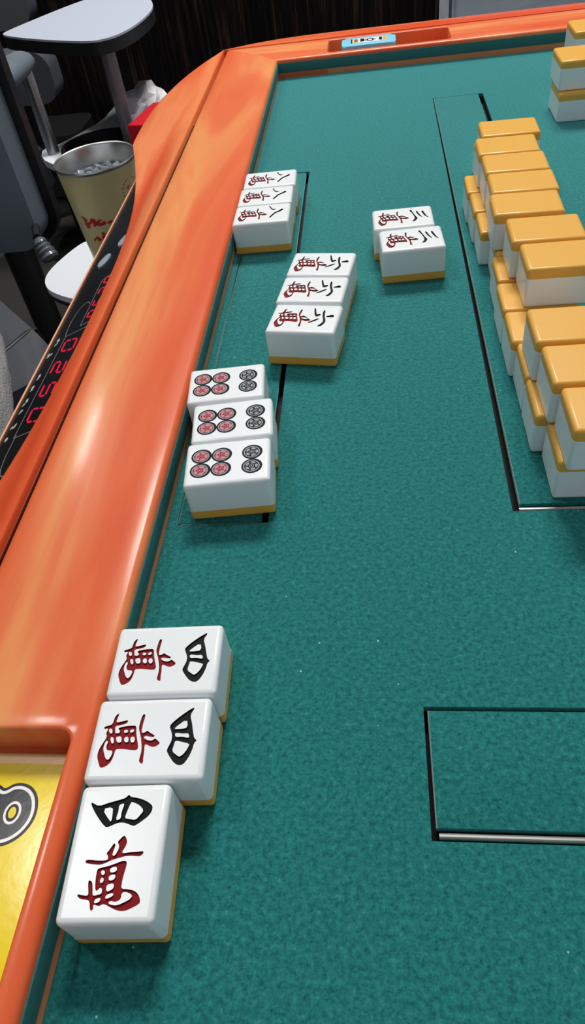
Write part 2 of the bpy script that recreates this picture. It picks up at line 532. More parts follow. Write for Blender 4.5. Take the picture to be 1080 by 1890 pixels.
CORNER = [(-48.4, 48.4), (-37, 53.2), (-26, 58.8), (-14, 64.4), (0, 70.5), (21, 77.8), (46, 84.0), (64, 86.9), (85, 88.1), (110, 88.3)]
def corner_d(t):
    """outline of the rounded frame corner, smoothed between measured points"""
    if t >= 110:
        return 88.3
    t = max(t, -48.4)
    for k in range(len(CORNER) - 1):
        (a, da), (b, db) = CORNER[k], CORNER[k + 1]
        if t <= b:
            pa = CORNER[max(k - 1, 0)]; pb = CORNER[min(k + 2, len(CORNER) - 1)]
            ma = (db - pa[1]) / (b - pa[0]); mb = (pb[1] - da) / (pb[0] - a)
            h = b - a; f = (t - a) / h
            return (2 * f ** 3 - 3 * f ** 2 + 1) * da + (f ** 3 - 2 * f ** 2 + f) * h * ma + (-2 * f ** 3 + 3 * f ** 2) * db + (f ** 3 - f ** 2) * h * mb
def d_out(t, panel=True):
    """outer outline of the frame: distance beyond the felt edge at t along the side"""
    d = min(corner_d(t), corner_d(FS - t))
    if panel:
        d = min(d, 57.2 + 6.9e-4 * (t + FY0 - 336) ** 2)
    return d
def z_trim(d, t=None, panel=True):
    if d <= 47.5:
        return 12.2
    zp = 12.2 - 8.6 * (1 - math.exp(-((d - 47.5) / 12.0) ** 2))
    if t is None:
        return zp
    zc = 12.2 - 5.2 * ((d - 47.5) / 39.0) ** 2
    f = min(max((200 - min(t, FS - t)) / 110.0, 0), 1)
    f = f * f * (3 - 2 * f) if panel else 1.0
    return zp * (1 - f) + zc * f
def trim_mesh(panel):
    bm = bmesh.new()
    ts = [-48.39, -48.1, -47.8, -47.5] + [-47.5 + (FS + 95) * i / 110 for i in range(1, 110)] + [FS + 47.5, FS + 47.8, FS + 48.1, FS + 48.39]
    NS = 16
    cols = []
    for t in ts:
        a = max(47.8, -t, t - FS)
        b = max(d_out(t, panel), a + 0.02)
        row = [bm.verts.new((FX0 - a, FY0 + t, -30)), bm.verts.new((FX0 - a, FY0 + t, z_trim(a, t, panel) - 0.8))]
        for i in range(NS):
            f = i / (NS - 1)
            d = a + min(0.5, (b - a) * .1) + (b - a - min(0.5, (b - a) * .1)) * f
            row.append(bm.verts.new((FX0 - d, FY0 + t, z_trim(d, t, panel) - (0.5 if i == NS - 1 else 0))))
        row.append(bm.verts.new((FX0 - b - 0.3, FY0 + t, z_trim(b, t, panel) - 1.6)))
        row.append(bm.verts.new((FX0 - b - 0.3, FY0 + t, -30)))
        cols.append(row)
    for r0, r1 in zip(cols, cols[1:]):
        for i in range(len(r0)):
            j = (i + 1) % len(r0)
            bm.faces.new((r0[i], r0[j], r1[j], r1[i]))
    bm.faces.new(cols[0][::-1]); bm.faces.new(cols[-1])
    return bm
trims = [obj('outer_trim', trim_mesh(True), M['orange_trim'], table, angle=50)]
trims.append(obj('outer_trim', trim_mesh(False), M['orange_trim'], table, angle=50))
trims[1].rotation_euler = (0, 0, -pi / 2)

# felt lining and copper strip on the inner wall
bm = bmesh.new(); box(bm, FX0 - 1.0, FX0 + 0.25, FY0, FY1, 3.6, 10.2, 0.3, 2)
linings = [obj('felt_lining', bm, M['felt_side'], table)]
bm = bmesh.new(); box(bm, FX0 - 1.5, FX0 - 0.1, FY0 + 38, FY1 - 24, 0.2, 3.4)
strips = [obj('copper_strip', bm, M['copper'], table)]

bm = bmesh.new(); box(bm, FX0 - 48.2, FX0 - 45.2, FY0 - 44, FY1 + 44, 0, 7.2)
seams = [obj('seam_strip', bm, M['seam'], table, smooth=False)]

# score panel: sloped black face, its lip, digits and buttons
def pz(x):
    return 4 + (x + 140) * 0.5
bm = bmesh.new()
P = [(-129, 112), (-167.2, 96), (-167.2, 560), (-129, 560)]
prism(bm, P, lambda x, y: pz(x) - 14, lambda x, y: pz(x))
panels = [obj('score_panel', bm, M['black_plastic'], table, smooth=False)]
panel = panels[0]
bm = bmesh.new()
prism(bm, [(-167.1, 90), (-168.1, 90), (-168.1, 566), (-167.1, 566)], -30, lambda x, y: pz(-167.2) + 0.5, 0.3)
lips = [obj('panel_lip', bm, M['lip'], table)]

def on_panel(bm2):
    for v in bm2.verts:
        v.co.z += pz(v.co.x)
    return bm2

SEG = {'0': 'abcdef', '2': 'abged', '5': 'afgcd'}
def digit(ch, cx, cy, w, h, slant, th):
    """seven-segment digit lying on the panel: text runs towards -y, up is +x"""
    out = []
    hw, hh = w / 2, h / 2
    g = th * 0.25
    S = {'a': ((-hw + g, hh), (hw - g, hh)), 'd': ((-hw + g, -hh), (hw - g, -hh)), 'g': ((-hw + g, 0), (hw - g, 0)),
         'f': ((-hw, hh - g), (-hw, g)), 'b': ((hw, hh - g), (hw, g)), 'e': ((-hw, -g), (-hw, -hh + g)), 'c': ((hw, -g), (hw, -hh + g))}
    for s in SEG[ch]:
        (x0, y0), (x1, y1) = S[s]
        dx, dy = x1 - x0, y1 - y0
        l = sqrt(dx * dx + dy * dy); dx /= l; dy /= l
        nx, ny = -dy * th / 2, dx * th / 2
        loc = [(x0, y0), (x0 + dx * th / 2 + nx, y0 + dy * th / 2 + ny), (x1 - dx * th / 2 + nx, y1 - dy * th / 2 + ny), (x1, y1), (x1 - dx * th / 2 - nx, y1 - dy * th / 2 - ny), (x0 + dx * th / 2 - nx, y0 + dy * th / 2 - ny)]
        out.append([(cx + v, cy - (u + slant * v)) for u, v in loc])
    return out
for ch, cx, cy, w, h, sl, th in [('0', -150.9, 322.3, 8.4, 8.6, 0.55, 1.25), ('2', -150.8, 305.2, 8.4, 8.6, 0.55, 1.25), ('5', -150.6, 289.2, 8.4, 8.6, 0.55, 1.25), ('0', -150.4, 272.2, 8.4, 8.6, 0.55, 1.25),
                                 ('0', -143.8, 374.2, 5.6, 7.2, 0.5, 1.1), ('2', -143.8, 363.6, 5.6, 7.2, 0.5, 1.1), ('5', -143.8, 353.0, 5.6, 7.2, 0.5, 1.1), ('0', -143.8, 342.6, 5.6, 7.2, 0.5, 1.1)]:
    bm = bmesh.new()
    for P in digit(ch, cx, cy, w, h, sl, th):
        prism(bm, P, 0.02, 0.16)
    sub('digit', on_panel(bm), M['led_red'], panel, smooth=False)
lines = [[(-143.6, 331.0), (-157.6, 334.6), (-158.2, 262.5), (-143.6, 259.5), (-142.6, 331.0)],
         [(-140.5, 380), (-149.6, 378.6), (-149.4, 336.6), (-140.4, 334.6)],
         [(-150.5, 357.2), (-152.2, 360.4), (-153.8, 361.1), (-156.2, 360.2), (-157.9, 357.3), (-159.2, 348.1), (-158.6, 339), (-157.5, 334)],
         [(-157.4, 264), (-157.4, 251.3), (-156.4, 243.5), (-154.7, 239.1), (-152.2, 237.0), (-150.2, 238), (-149.0, 241.2), (-148.0, 250), (-147.3, 258.6), (-145.1, 261.0)]]
for L in lines:
    bm = bmesh.new()
    for p, q in zip(L, L[1:]):
        prism(bm, ribbon([p, q], 0.42), 0.02, 0.14)
    sub('printed_line', on_panel(bm), M['led_dim'], panel, smooth=False)
rnd = random.Random(3)
for x, y in [(-162.2, 336.0), (-163.4, 324.2), (-163.4, 307.2), (-163.8, 299.5), (-163.4, 289.4), (-163.2, 281.5), (-163.0, 273.5), (-163.4, 265.2), (-163.0, 331.0)]:
    bm = bmesh.new()
    for k in range(3):
        a, b = x + rnd.uniform(-1, 1), y + rnd.uniform(-1.6, 1.6)
        prism(bm, [(a - .7, b - 1.0), (a + .7, b - .3), (a + .4, b + 1.1), (a - .5, b + .6)], 0.02, 0.12)
    sub('printed_mark', on_panel(bm), M['white_print'], panel, smooth=False)
for x, y in [(-156.4, 405.4), (-146.6, 418)]:
    bm = bmesh.new(); prism(bm, circle(x, y, 4.0, 28, 6.4), 0.0, 0.9, 0.5, 2)
    sub('round_button', on_panel(bm), M['button'], panel)

# turn copies of the rim onto the other three sides
for k in (1, 2, 3):
    for L in (rails, trims[1:], linings, seams, strips):
        if k == 1 and L[0] is trims[1]:
            continue
        c = L[0].copy(); COL.objects.link(c); c.rotation_euler = (0, 0, -k * pi / 2)

# ------------------------------------------------------------------ sticker in the near tray
st = thing('tray_sticker', 'yellow sticker with black bubble lettering in the rim tray at lower left', 'sticker', (-104, 84, 3.22))
bm = bmesh.new(); prism(bm, rrect(-118.4, -88.3, 39, 127.7, 1.2), 3.22, 3.36)
obj('cream_border', bm, M['sticker_cream'], st, smooth=False)
bm = bmesh.new(); prism(bm, rrect(-116, -91.4, 42, 125.0, 1.0), 3.36, 3.42)
obj('yellow_field', bm, M['sticker_yellow'], st, smooth=False)
def mirror_blob(P, xm):
    """close a bubble letter past the left edge of view with a twin lobe"""
    return P + [(2 * xm - x, y) for x, y in P[::-1]]
R1 = chaikin([(-105.5, 118.6), (-103.8, 119.9), (-101.4, 120.2), (-98.7, 119.3), (-96.6, 117.2), (-95.6, 114.4), (-95.5, 111.8), (-96.3, 109.4), (-97.9, 107.2), (-100.2, 105.6), (-102.6, 104.9), (-106, 104.6), (-109.4, 104.9), (-111.8, 105.6), (-114.1, 107.2), (-115.4, 109.4), (-115.6, 112.4), (-114.8, 116.2), (-112.4, 119.2), (-109, 120), (-107.0, 119.4), (-106.3, 118.9)], 2)
def shrink(P, k):
    """inset a polygon by k"""
    out = []
    n = len(P)
    ar = sum(P[i][0] * P[(i + 1) % n][1] - P[(i + 1) % n][0] * P[i][1] for i in range(n))
    sg = 1 if ar > 0 else -1
    for i in range(n):
        t = (Vector(P[(i + 1) % n]) - Vector(P[i - 1])).normalized()
        out.append((P[i][0] - t.y * sg * k, P[i][1] + t.x * sg * k))
    return out
def flat(P, z, m, nm, parent):
    return obj(nm, filled([P], z, z + 0.03), m, parent, smooth=False)
bl = flat(R1, 3.42, M['sticker_black'], 'bubble_letter', st)
for P, z, m, nm in [(shrink(R1, 0.75), 3.45, 'sticker_white', 'white_outline'), (shrink(R1, 1.55), 3.48, 'sticker_dark', 'letter_fill'),
                    (circle(-101.7, 112.8, 2.15, 28, 2.75), 3.51, 'sticker_white', 'white_ring'), (circle(-101.7, 112.8, 1.55, 28, 2.1), 3.54, 'sticker_black', 'black_ring'), (circle(-101.7, 112.8, 0.95, 24, 1.35), 3.57, 'sticker_yellow', 'letter_hole')]:
    sub(nm, filled([P], z, z + 0.03), M[m], bl, smooth=False)

# pale blue box in the far tray
bx = thing('blue_stick_case', 'pale blue case with a patterned label lying in the far rim tray', 'case', (-12.5, 692, 3.22))
bm = bmesh.new(); prism(bm, rrect(-33, 8, 681.2, 703, 3.5), 3.22, 14.6, 1.5, 3)
obj('case_body', bm, M['blue_plastic'], bx)
bm = bmesh.new(); prism(bm, rrect(-26, 1.5, 687.2, 698.8, 0.8), 14.6, 14.75)
lb = obj('label_plate', bm, M['sticker_white'], bx, smooth=False)
for x0, x1, y0, y1, m in [(-26, -21, 687.6, 698.4, 'sticker_cream'), (-23.5, -20.5, 690, 697, 'tile_yellow'), (-18.8, -15.8, 690, 697.5, 'ink_black'), (-4.5, -2.2, 689.6, 697, 'ink_black'), (-1.5, 1.2, 688, 698, 'tile_yellow'), (-26, -25, 687.6, 698.4, 'ink_black')]:
    bm = bmesh.new(); box(bm, x0, x1, y0, y1, 14.75, 14.82 if m != 'ink_black' else 14.86)
    sub('label_block', bm, M[m], lb, smooth=False)
bm = filled([circle(-11.3, 693.2, 3.0, 20, 3.9), circle(-11.3, 693.2, 1.7, 16, 2.4)], 14.75, 14.84); sub('label_ring', bm, M['ink_black'], lb, smooth=False)
for x in (-15.0, -7.6):
    bm = bmesh.new(); box(bm, x - .5, x + .5, 692.3, 694.2, 14.75, 14.84); sub('label_dash', bm, M['ink_black'], lb, smooth=False)

# ------------------------------------------------------------------ mahjong tiles
TW, TL, TH, TY = 20.6, 28.2, 15.75, 4.0
def flat_big(me):
    """keep the large flat faces of a tile flat-shaded, only its rounded edges smooth"""
    for p in me.polygons:
        if max(abs(c) for c in p.normal) > 0.9995:
            p.use_smooth = False
    return me
def tile_part(z0, z1, round_top, r=1.35):
    bm = bmesh.new()
    zr = z1 if round_top else z0
    box(bm, -TW / 2, TW / 2, -TL / 2, TL / 2, z0, z1, r, 4, only=lambda c, d: abs(d.z) > 0.9 or abs(c.z - zr) < 1e-6)
    for v in bm.verts:
        v.co *= U
    return flat_big(finish(bm, True, 50))
ME = {'up_face': tile_part(TY, TH, True), 'up_back': tile_part(0, TY, False, 1.0), 'dn_face': tile_part(0, TH - TY, False, 1.1), 'dn_back': tile_part(TH - TY, TH, True)}
for k, me in ME.items():
    me.materials.append(M['tile_white'] if 'face' in k else M['tile_yellow'])

WAN= [[(-6.15, -2.1), (-5.73, -1.83), (-4.83, -1.87), (-3.44, -2.05), (-1.44, -2.06), (-1.22, -1.67), (-1.48, -0.95), (-1.87, -0.73), (-1.22, 0.13), (-0.66, 1.21), (-0.35, 1.39), (-0.08, 0.87), (-0.33, -0.01), (-0.48, -1.01), (-0.09, -1.23), (0.22, -0.95), (0.67, -0.07), (0.72, 0.93), (0.16, 1.56), (0.69, 2.23), (1.44, 2.99), (2.0, 2.36), (2.36, 1.54), (2.11, 0.56), (1.55, -0.42), (1.84, -0.73), (3.35, -0.51), (4.75, -0.49), (6.06, -0.36), (6.35, -0.58), (5.91, -1.25), (5.4, -1.43), (3.81, -1.24), (2.51, -1.27), (1.19, -1.6), (-0.34, -2.02), (-1.57, -2.55), (-2.59, -2.9), (-3.78, -2.83), (-5.48, -2.64), (-5.97, -2.41)], [(-3.12, -3.57), (-1.2, -3.27), (0.43, -2.76), (1.86, -2.24), (2.66, -2.18), (3.04, -2.6), (2.98, -3.6), (2.69, -5.28), (2.62, -6.68), (2.67, -7.59), (3.97, -7.66), (5.45, -7.94), (6.42, -8.59), (7.06, -9.73), (7.02, -10.43), (5.79, -11.06), (4.35, -11.68), (3.15, -11.72), (1.76, -11.34), (-0.09, -10.44), (-0.79, -10.4), (-1.31, -10.78), (-2.49, -10.41), (-2.61, -10.71), (-2.44, -11.22), (-2.76, -11.6), (-3.14, -11.38), (-3.47, -9.96), (-3.95, -9.53), (-5.44, -9.45), (-6.32, -8.9), (-6.39, -8.4), (-5.4, -8.65), (-4.01, -8.83), (-4.25, -7.71), (-4.66, -6.09), (-4.35, -5.81), (-3.67, -6.24), (-3.34, -7.66), (-3.11, -8.88), (-2.1, -8.63), (-1.29, -8.47), (-1.33, -7.47), (-1.93, -7.34), (-2.25, -7.82), (-2.66, -7.9), (-2.92, -7.18), (-3.14, -5.67), (-3.18, -4.57)], [(-2.27, -4.42), (-2.15, -4.02), (-1.74, -3.94), (-1.36, -4.36), (-1.49, -4.86), (-1.9, -4.94)], [(-2.15, -6.02), (-2.02, -5.43), (-1.62, -5.35), (-1.34, -5.77), (-1.47, -6.36), (-1.98, -6.43)], [(-0.44, -4.01), (-0.22, -3.53), (0.7, -3.27), (1.18, -3.7), (0.94, -4.29), (-0.07, -4.53)], [(-0.43, -5.62), (-0.3, -5.02), (0.72, -4.78), (1.09, -5.2), (0.76, -5.88), (-0.05, -6.04)], [(-0.61, -7.01), (-0.08, -6.64), (0.92, -6.49), (1.08, -7.4), (0.45, -7.87), (-0.37, -8.12)], [(-0.42, -9.12), (-0.19, -8.63), (1.03, -8.3), (1.31, -8.71), (0.68, -9.18), (-0.24, -9.43)], [(-2.57, -10.01), (-2.44, -9.41), (-1.42, -9.17), (-1.25, -9.58), (-1.67, -10.06), (-2.38, -10.22)], [(2.93, -8.3), (3.84, -8.15), (5.11, -8.72), (5.19, -9.13), (4.66, -9.7), (3.43, -10.23), (2.61, -10.59), (1.6, -10.63), (0.61, -10.38), (0.44, -9.97), (1.15, -9.81), (1.63, -10.03), (2.44, -9.88), (2.97, -9.41)]]
FOUR= [[(-7.5, 9.99), (-7.19, 10.17), (-5.53, 9.28), (-3.49, 9.97), (-1.46, 10.46), (0.37, 10.96), (0.91, 11.74), (1.57, 11.1), (3.07, 10.92), (5.13, 10.21), (6.77, 9.12), (6.81, 7.91), (6.15, 6.85), (5.0, 5.91), (3.65, 4.98), (3.04, 4.81), (1.86, 5.28), (0.78, 5.63), (-0.43, 5.6), (-1.55, 5.16), (-2.78, 4.62), (-3.65, 5.17), (-5.08, 6.65), (-6.67, 8.64)], [(-4.57, 8.63), (-2.24, 9.1), (-2.03, 7.39), (-2.01, 5.99), (-2.41, 6.01)], [(-0.92, 9.43), (0.0, 9.78), (0.28, 9.47), (-0.1, 7.98), (0.02, 6.48), (-0.9, 6.13), (-1.06, 6.74), (-0.79, 8.12)], [(1.71, 9.99), (2.21, 9.96), (3.78, 9.28), (4.92, 8.11), (4.27, 7.15), (3.41, 6.09), (1.82, 6.38), (0.83, 6.53), (1.21, 8.11)]]
SIX= [[(-1.8, 12.05), (-3.14, 11.01), (-2.12, 9.76), (-1.82, 8.6), (-0.95, 8.85), (-0.99, 10.26), (-0.91, 11.59)], [(-6.06, 7.27), (-5.22, 7.72), (-1.92, 7.97), (1.35, 9.03), (2.55, 9.14), (4.91, 8.42), (5.68, 7.44), (5.59, 6.2), (3.97, 7.35), (2.54, 8.02), (1.13, 7.98), (-1.57, 7.12), (-4.15, 6.78), (-5.79, 6.91)], [(-7.55, 2.96), (-6.64, 3.52), (-4.01, 4.17), (-2.79, 4.78), (-3.22, 5.52), (-3.14, 6.24), (-2.12, 6.21), (-1.07, 4.77), (-1.74, 3.95), (-5.04, 3.08), (-7.11, 2.73)], [(-0.08, 6.15), (0.74, 6.09), (2.34, 4.43), (3.46, 2.6), (3.1, 1.72), (2.42, 2.73), (1.17, 4.14), (0.15, 5.38)]]
THREE= [[(-4.5, 8.95), (-4.96, 9.78), (-1.51, 10.48), (1.03, 11.03), (2.19, 11.96), (2.34, 11.15), (0.47, 10.06), (-2.08, 9.31)], [(-4.86, 6.37), (-5.22, 7.09), (-1.87, 7.79), (0.38, 8.46), (1.42, 9.1), (1.47, 8.3), (-0.8, 7.23), (-3.24, 6.57)], [(-6.63, 3.57), (-6.89, 4.29), (-3.33, 5.18), (0.13, 5.97), (2.08, 6.76), (3.66, 6.36), (5.39, 5.16), (5.1, 3.77), (3.77, 4.85), (1.99, 5.36), (0.18, 5.27), (-3.16, 4.57), (-5.22, 3.69)]]
EIGHT= [[(-8.2, 3.09), (-7.8, 3.68), (-5.19, 4.67), (-3.99, 5.46), (-4.18, 6.66), (-3.38, 6.76), (-2.79, 5.86), (-3.19, 4.96), (-5.2, 3.97), (-7.2, 3.28)], [(-3.47, 9.76), (-3.46, 10.46), (-2.46, 10.86), (-1.47, 10.25), (-0.17, 8.74), (0.72, 7.24), (3.21, 5.93), (5.81, 4.71), (5.0, 4.02), (2.21, 5.23), (-0.38, 6.55), (-1.28, 8.05)]]

def glyph_mesh(polys, m, it=2):
    """painted groove: floor and walls of the engraved strokes"""
    bm = filled([chaikin(p, it) for p in polys], TH - GROOVE, TH - 0.005)
    bmesh.ops.delete(bm, geom=[f for f in bm.faces if all(v.co.z > TH - 0.1 for v in f.verts)], context='FACES_ONLY')
    for v in bm.verts:
        v.co *= U
    me = finish(bm, False)
    me.materials.append(m)
    return me
GROOVE = 0.42
def engraved_face(polys):
    """white tile body whose flat top is cut out along the strokes"""
    bm = bmesh.new()
    r = 1.35
    box(bm, -TW / 2, TW / 2, -TL / 2, TL / 2, TY, TH, r, 4, only=lambda c, d: abs(d.z) > 0.9 or abs(c.z - TH) < 1e-6)
    flat_ = [f for f in bm.faces if f.normal.z > 0.999 or all(abs(v.co.z - TH) < 1e-5 for v in f.verts)]
    rim = [v.co.xy.copy() for v in flat_[0].verts]
    bmesh.ops.delete(bm, geom=flat_, context='FACES')
    top = filled([[(p.x, p.y) for p in rim]] + polys, TH - 0.2, TH)
    bmesh.ops.delete(top, geom=[f for f in top.faces if any(v.co.z < TH - 0.05 for v in f.verts)], context='FACES')
    me = bpy.data.meshes.new('t'); top.to_mesh(me); top.free()
    bm.from_mesh(me); bpy.data.meshes.remove(me)
    bmesh.ops.remove_doubles(bm, verts=bm.verts[:], dist=0.002)
    for v in bm.verts:
        v.co *= U
    me = flat_big(finish(bm, True, 50))
    me.materials.append(M['tile_white'])
    return me
G = {'ten_thousand': glyph_mesh(WAN, M['ink_red']), 'four': glyph_mesh(FOUR, M['ink_black'], 1), 'six': glyph_mesh(SIX, M['ink_black'], 1),
     'three': glyph_mesh(THREE, M['ink_black'], 1), 'eight': glyph_mesh(EIGHT, M['ink_black'], 1)}
def smoothed(polys, it):
    return [chaikin(p, it) for p in polys]
for k, P in (('four', FOUR), ('six', SIX), ('three', THREE), ('eight', EIGHT)):
    ME['face_' + k] = engraved_face(smoothed(P, 1) + smoothed(WAN, 2))
def pip_mesh(red):
    """one dot: black rim, grey ring, five petals round a small ring"""
    ink = M['pip_dark_red'] if red else M['ink_black']
    pale = M['pip_pink'] if red else M['pip_grey']
    mats = [M['ink_black'], M['pip_grey'], ink, pale]
    out = bmesh.new()
    def layer(polys, z, idx):
        b = filled(polys, TH - 0.2, TH + z)
        me = bpy.data.meshes.new('l'); b.to_mesh(me); b.free()
        n0 = len(out.faces)
        out.from_mesh(me)
        out.faces.ensure_lookup_table()
        for f in out.faces[n0:]:
            f.material_index = idx
        bpy.data.meshes.remove(me)
    layer([circle(0, 0, 3.42, 40)], 0.03, 0)
    layer([circle(0, -0.15, 2.7, 40)], 0.05, 1)
    layer([circle(0, -0.15, 2.34, 40)], 0.07, 2)
    for k in range(5):
        a = pi / 2 + 2 * pi * k / 5
        layer([chaikin([(r * cos(a + s), -0.12 + r * sin(a + s)) for r, s in (((1.12, -0.38), (1.85, -0.66), (2.22, -0.28), (2.22, 0.28), (1.85, 0.66), (1.12, 0.38)) if red else ((1.25, -0.36), (1.9, -0.54), (2.2, 0), (1.9, 0.54), (1.25, 0.36)))], 1)], 0.09, 3)
    layer([circle(0, -0.12, 0.82, 20)], 0.09, 1 if not red else 3)
    layer([circle(0, -0.12, 0.62, 20)], 0.11, 2)
    layer([circle(0, -0.12, 0.26, 12)], 0.13, 3)
    for v in out.verts:
        v.co *= U
    me = finish(out, False)
    for m in mats:
        me.materials.append(m)
    return me
PIP = {'red': pip_mesh(True), 'black': pip_mesh(False)}

def face_tile(kind, x, y, th, label, group, upright=False):
    t = thing('mahjong_tile', label, 'mahjong tile', (x, y, 0), th if upright else th - pi / 2, group)
    obj('tile_face', ME.get('face_' + kind, ME['up_face']), None, t)
    obj('tile_back', ME['up_back'], None, t, label='amber yellow backing layer')
    if kind == 'dots':
        for i, (px, py) in enumerate([(-3.36, -8.75), (-3.36, -2.0), (3.36, -8.75), (3.36, -2.0), (-3.36, 8.15), (3.36, 8.15)]):
            p = obj('dot', PIP['red' if i < 4 else 'black'], None, t, label=('red dot with black rim' if i < 4 else 'black dot'))
            p.location = (px * U, py * U, 0)
    else:
        obj('number_character', G[kind], None, t, label='black engraved numeral')
        obj('suit_character', G['ten_thousand'], None, t, label='red engraved suit character')
    return t

R_ = radians
face_tile('four', -69.13, 101.46, R_(3.1), 'four-character tile nearest the camera, turned upright, lying against the orange rim', 'tiles of the four-character set', True)
face_tile('four', -67.08, 126.59, R_(2.2), 'sideways four-character tile in the middle of its set of three', 'tiles of the four-character set')
face_tile('four', -67.13, 147.83, R_(2.1), 'sideways four-character tile at the far end of its set of three', 'tiles of the four-character set')
face_tile('dots', -60.75, 221.61, R_(4.8), 'six-dot tile nearest the camera in the row of three', 'six-dot tiles by the rim')
face_tile('dots', -61.85, 242.75, R_(5.9), 'six-dot tile in the middle, sitting a little right of its neighbours', 'six-dot tiles by the rim')
face_tile('dots', -66.83, 263.99, R_(4.8), 'six-dot tile farthest from the camera, touching the rim side', 'six-dot tiles by the rim')
face_tile('six', -40.21, 304.27, R_(-9.4), 'six-character tile nearest the camera in its staggered row', 'six-character tiles between the dots and the eights')
face_tile('six', -37.92, 326.3, R_(-7.8), 'six-character tile in the middle of its staggered row', 'six-character tiles between the dots and the eights')
face_tile('six', -35.03, 347.54, R_(-8.6), 'six-character tile at the far end of its staggered row', 'six-character tiles between the dots and the eights')
face_tile('eight', -67.23, 402.78, R_(0.4), 'eight-character tile nearest the camera at the far left rim', 'eight-character tiles at the far left rim')
face_tile('eight', -67.23, 423.72, R_(0.6), 'eight-character tile in the middle at the far left rim', 'eight-character tiles at the far left rim')
face_tile('eight', -66.73, 444.76, R_(1.2), 'eight-character tile farthest away at the far left rim', 'eight-character tiles at the far left rim')
face_tile('three', 5.15, 364.49, R_(3.4), 'three-character tile nearer the camera of the loose pair in mid felt', 'loose pair of three-character tiles')
face_tile('three', 1.96, 386.13, R_(2.0), 'three-character tile behind the other in the loose pair', 'loose pair of three-character tiles')

def back_tile(x, y, z, th, label, group):
    t = thing('mahjong_tile', label, 'mahjong tile', (x, y, z), th, group)
    obj('tile_face', ME['dn_face'], None, t)
    obj('tile_back', ME['dn_back'], None, t, label='amber yellow back uppermost')
    return t
GU, GL = 'upper layer of the right-hand wall', 'lower layer of the right-hand wall'
# left edge x, back edge y, tilt in degrees
UP = [(42.46, 452.61, -0.8, 'farthest of all, at the far end'),
      (38.68, 430.65, -0.6, 'second from the far end'),
      (39.47, 409.59, -0.6, 'third from the far end'),
      (39.67, 388.33, -0.8, 'fourth from the far end'),
      (38.08, 367.26, -1.0, 'fifth from far end, jutting left'),
      (41.86, 343.62, -0.3, 'sixth from far end, stepped right'),
      (44.24, 321.76, 0.2, 'just beyond the gap'),
      (39.87, 275.86, 0.3, 'just nearer than the gap'),
      (41.26, 253.8, 0.8, 'next to last at the near end'),
      (43.25, 231.75, 0.2, 'nearest of all, at the near end')]
for x0, yb, a, where in UP:
    back_tile(x0 + TL / 2, yb - TW / 2, TH + 0.02, R_(-90 + a), 'yellow-backed tile on the right wall\'s upper layer, ' + where, GU)
LO = [(43.2, 468.99, 0, 'under the farthest upper tile'),
      (42.2, 447.85, 0, 'under the second-farthest upper tile'),
      (33.97, 426.91, -0.3, 'farthest of three short yellow edges'),
      (34.77, 406.07, -0.3, 'middle of three short yellow edges'),
      (35.57, 384.84, -0.4, 'nearest of three short yellow edges'),
      (39.6, 363.9, 0, 'below the jutting fifth upper tile'),
      (37.76, 342.96, 0.1, 'below the stepped sixth upper tile'),
      (36.96, 321.02, 0.2, 'under the tile just beyond the gap'),
      (37.26, 299.88, 0.2, 'open in the upper gap'),
      (38.86, 278.75, 0.2, 'below the tile just nearer than the gap'),
      (38.86, 257.51, 0.2, 'second from the near end'),
      (42.15, 235.67, 0, 'nearest of all on the lower layer')]
for x0, yb, a, where in LO:
    back_tile(x0 + TL / 2, yb - TW / 2, 0, R_(-90 + a), 'yellow-backed tile in the right wall\'s lower layer, ' + where, GL)
GF = 'end of the far wall at upper right'
back_tile(99.0 + TW / 2, 528.3 + TL / 2, 0, 0, 'lower yellow-backed tile of the two-high stack at upper right', GF)
back_tile(98.6 + TW / 2, 533.0 + TL / 2, TH + 0.02, 0, 'upper yellow-backed tile of the two-high stack at upper right', GF)
back_tile(117.2 + TW / 2, 586.5 + TL / 2, 0, 0, 'lower tile of the stack half hidden behind the upper right stack', GF)
back_tile(117.0 + TW / 2, 587.0 + TL / 2, TH + 0.02, 0, 'upper yellow-backed tile behind the upper right stack, by the rim', GF)

# ------------------------------------------------------------------ the surroundings
def seated(P, k=0.915):
    return [(-10.2 + (x + 10.2) * k, 54.9 + (y - 54.9) * k) for x, y in P]
sd = thing('side_table', 'white-topped side table on two steel posts at upper left', 'side table', (-490, 1470, -ZT))
top = seated([(-706.3, 1583.9), (-620.9, 1523.3), (-540, 1478), (-493.6, 1457), (-466, 1462), (-446, 1484), (-428, 1535.7), (-418.5, 1628.5), (-430, 1700), (-462, 1774), (-505, 1812), (-554.1, 1826.8), (-590, 1820), (-625, 1770), (-665, 1692.7), (-703, 1612)])
bm = bmesh.new(); prism(bm, chaikin(top, 2), -103, -100, 0.8, 2); tp = obj('table_top', bm, M['grey_laminate'], sd)
bm = bmesh.new(); prism(bm, chaikin(top, 2), -121, -103.1); sub('black_edging', bm, M['chair_black'], tp, label='black edge band')
bm = bmesh.new(); tube(bm, [(-443, 1382, -120.5), (-443, 1382, -266)], 12.5, 16); obj('post', bm, M['grey_metal'], sd)
bm = bmesh.new(); tube(bm, [(-583, 1362, -120.5), (-583, 1362, -266)], 11, 16); obj('post', bm, M['chrome'], sd)
shelf = [(-613, 1388), (-600, 1340), (-560, 1300), (-470, 1285), (-380, 1300), (-350, 1380), (-335, 1480), (-390, 1560), (-462, 1622), (-520, 1616), (-527, 1570), (-529, 1511), (-564, 1441), (-590, 1395)]
bm = filled([chaikin(shelf, 1), circle(-495, 1375, 70, 40, 66)], -278, -266); sh = obj('shelf', bm, M['white_laminate'], sd)
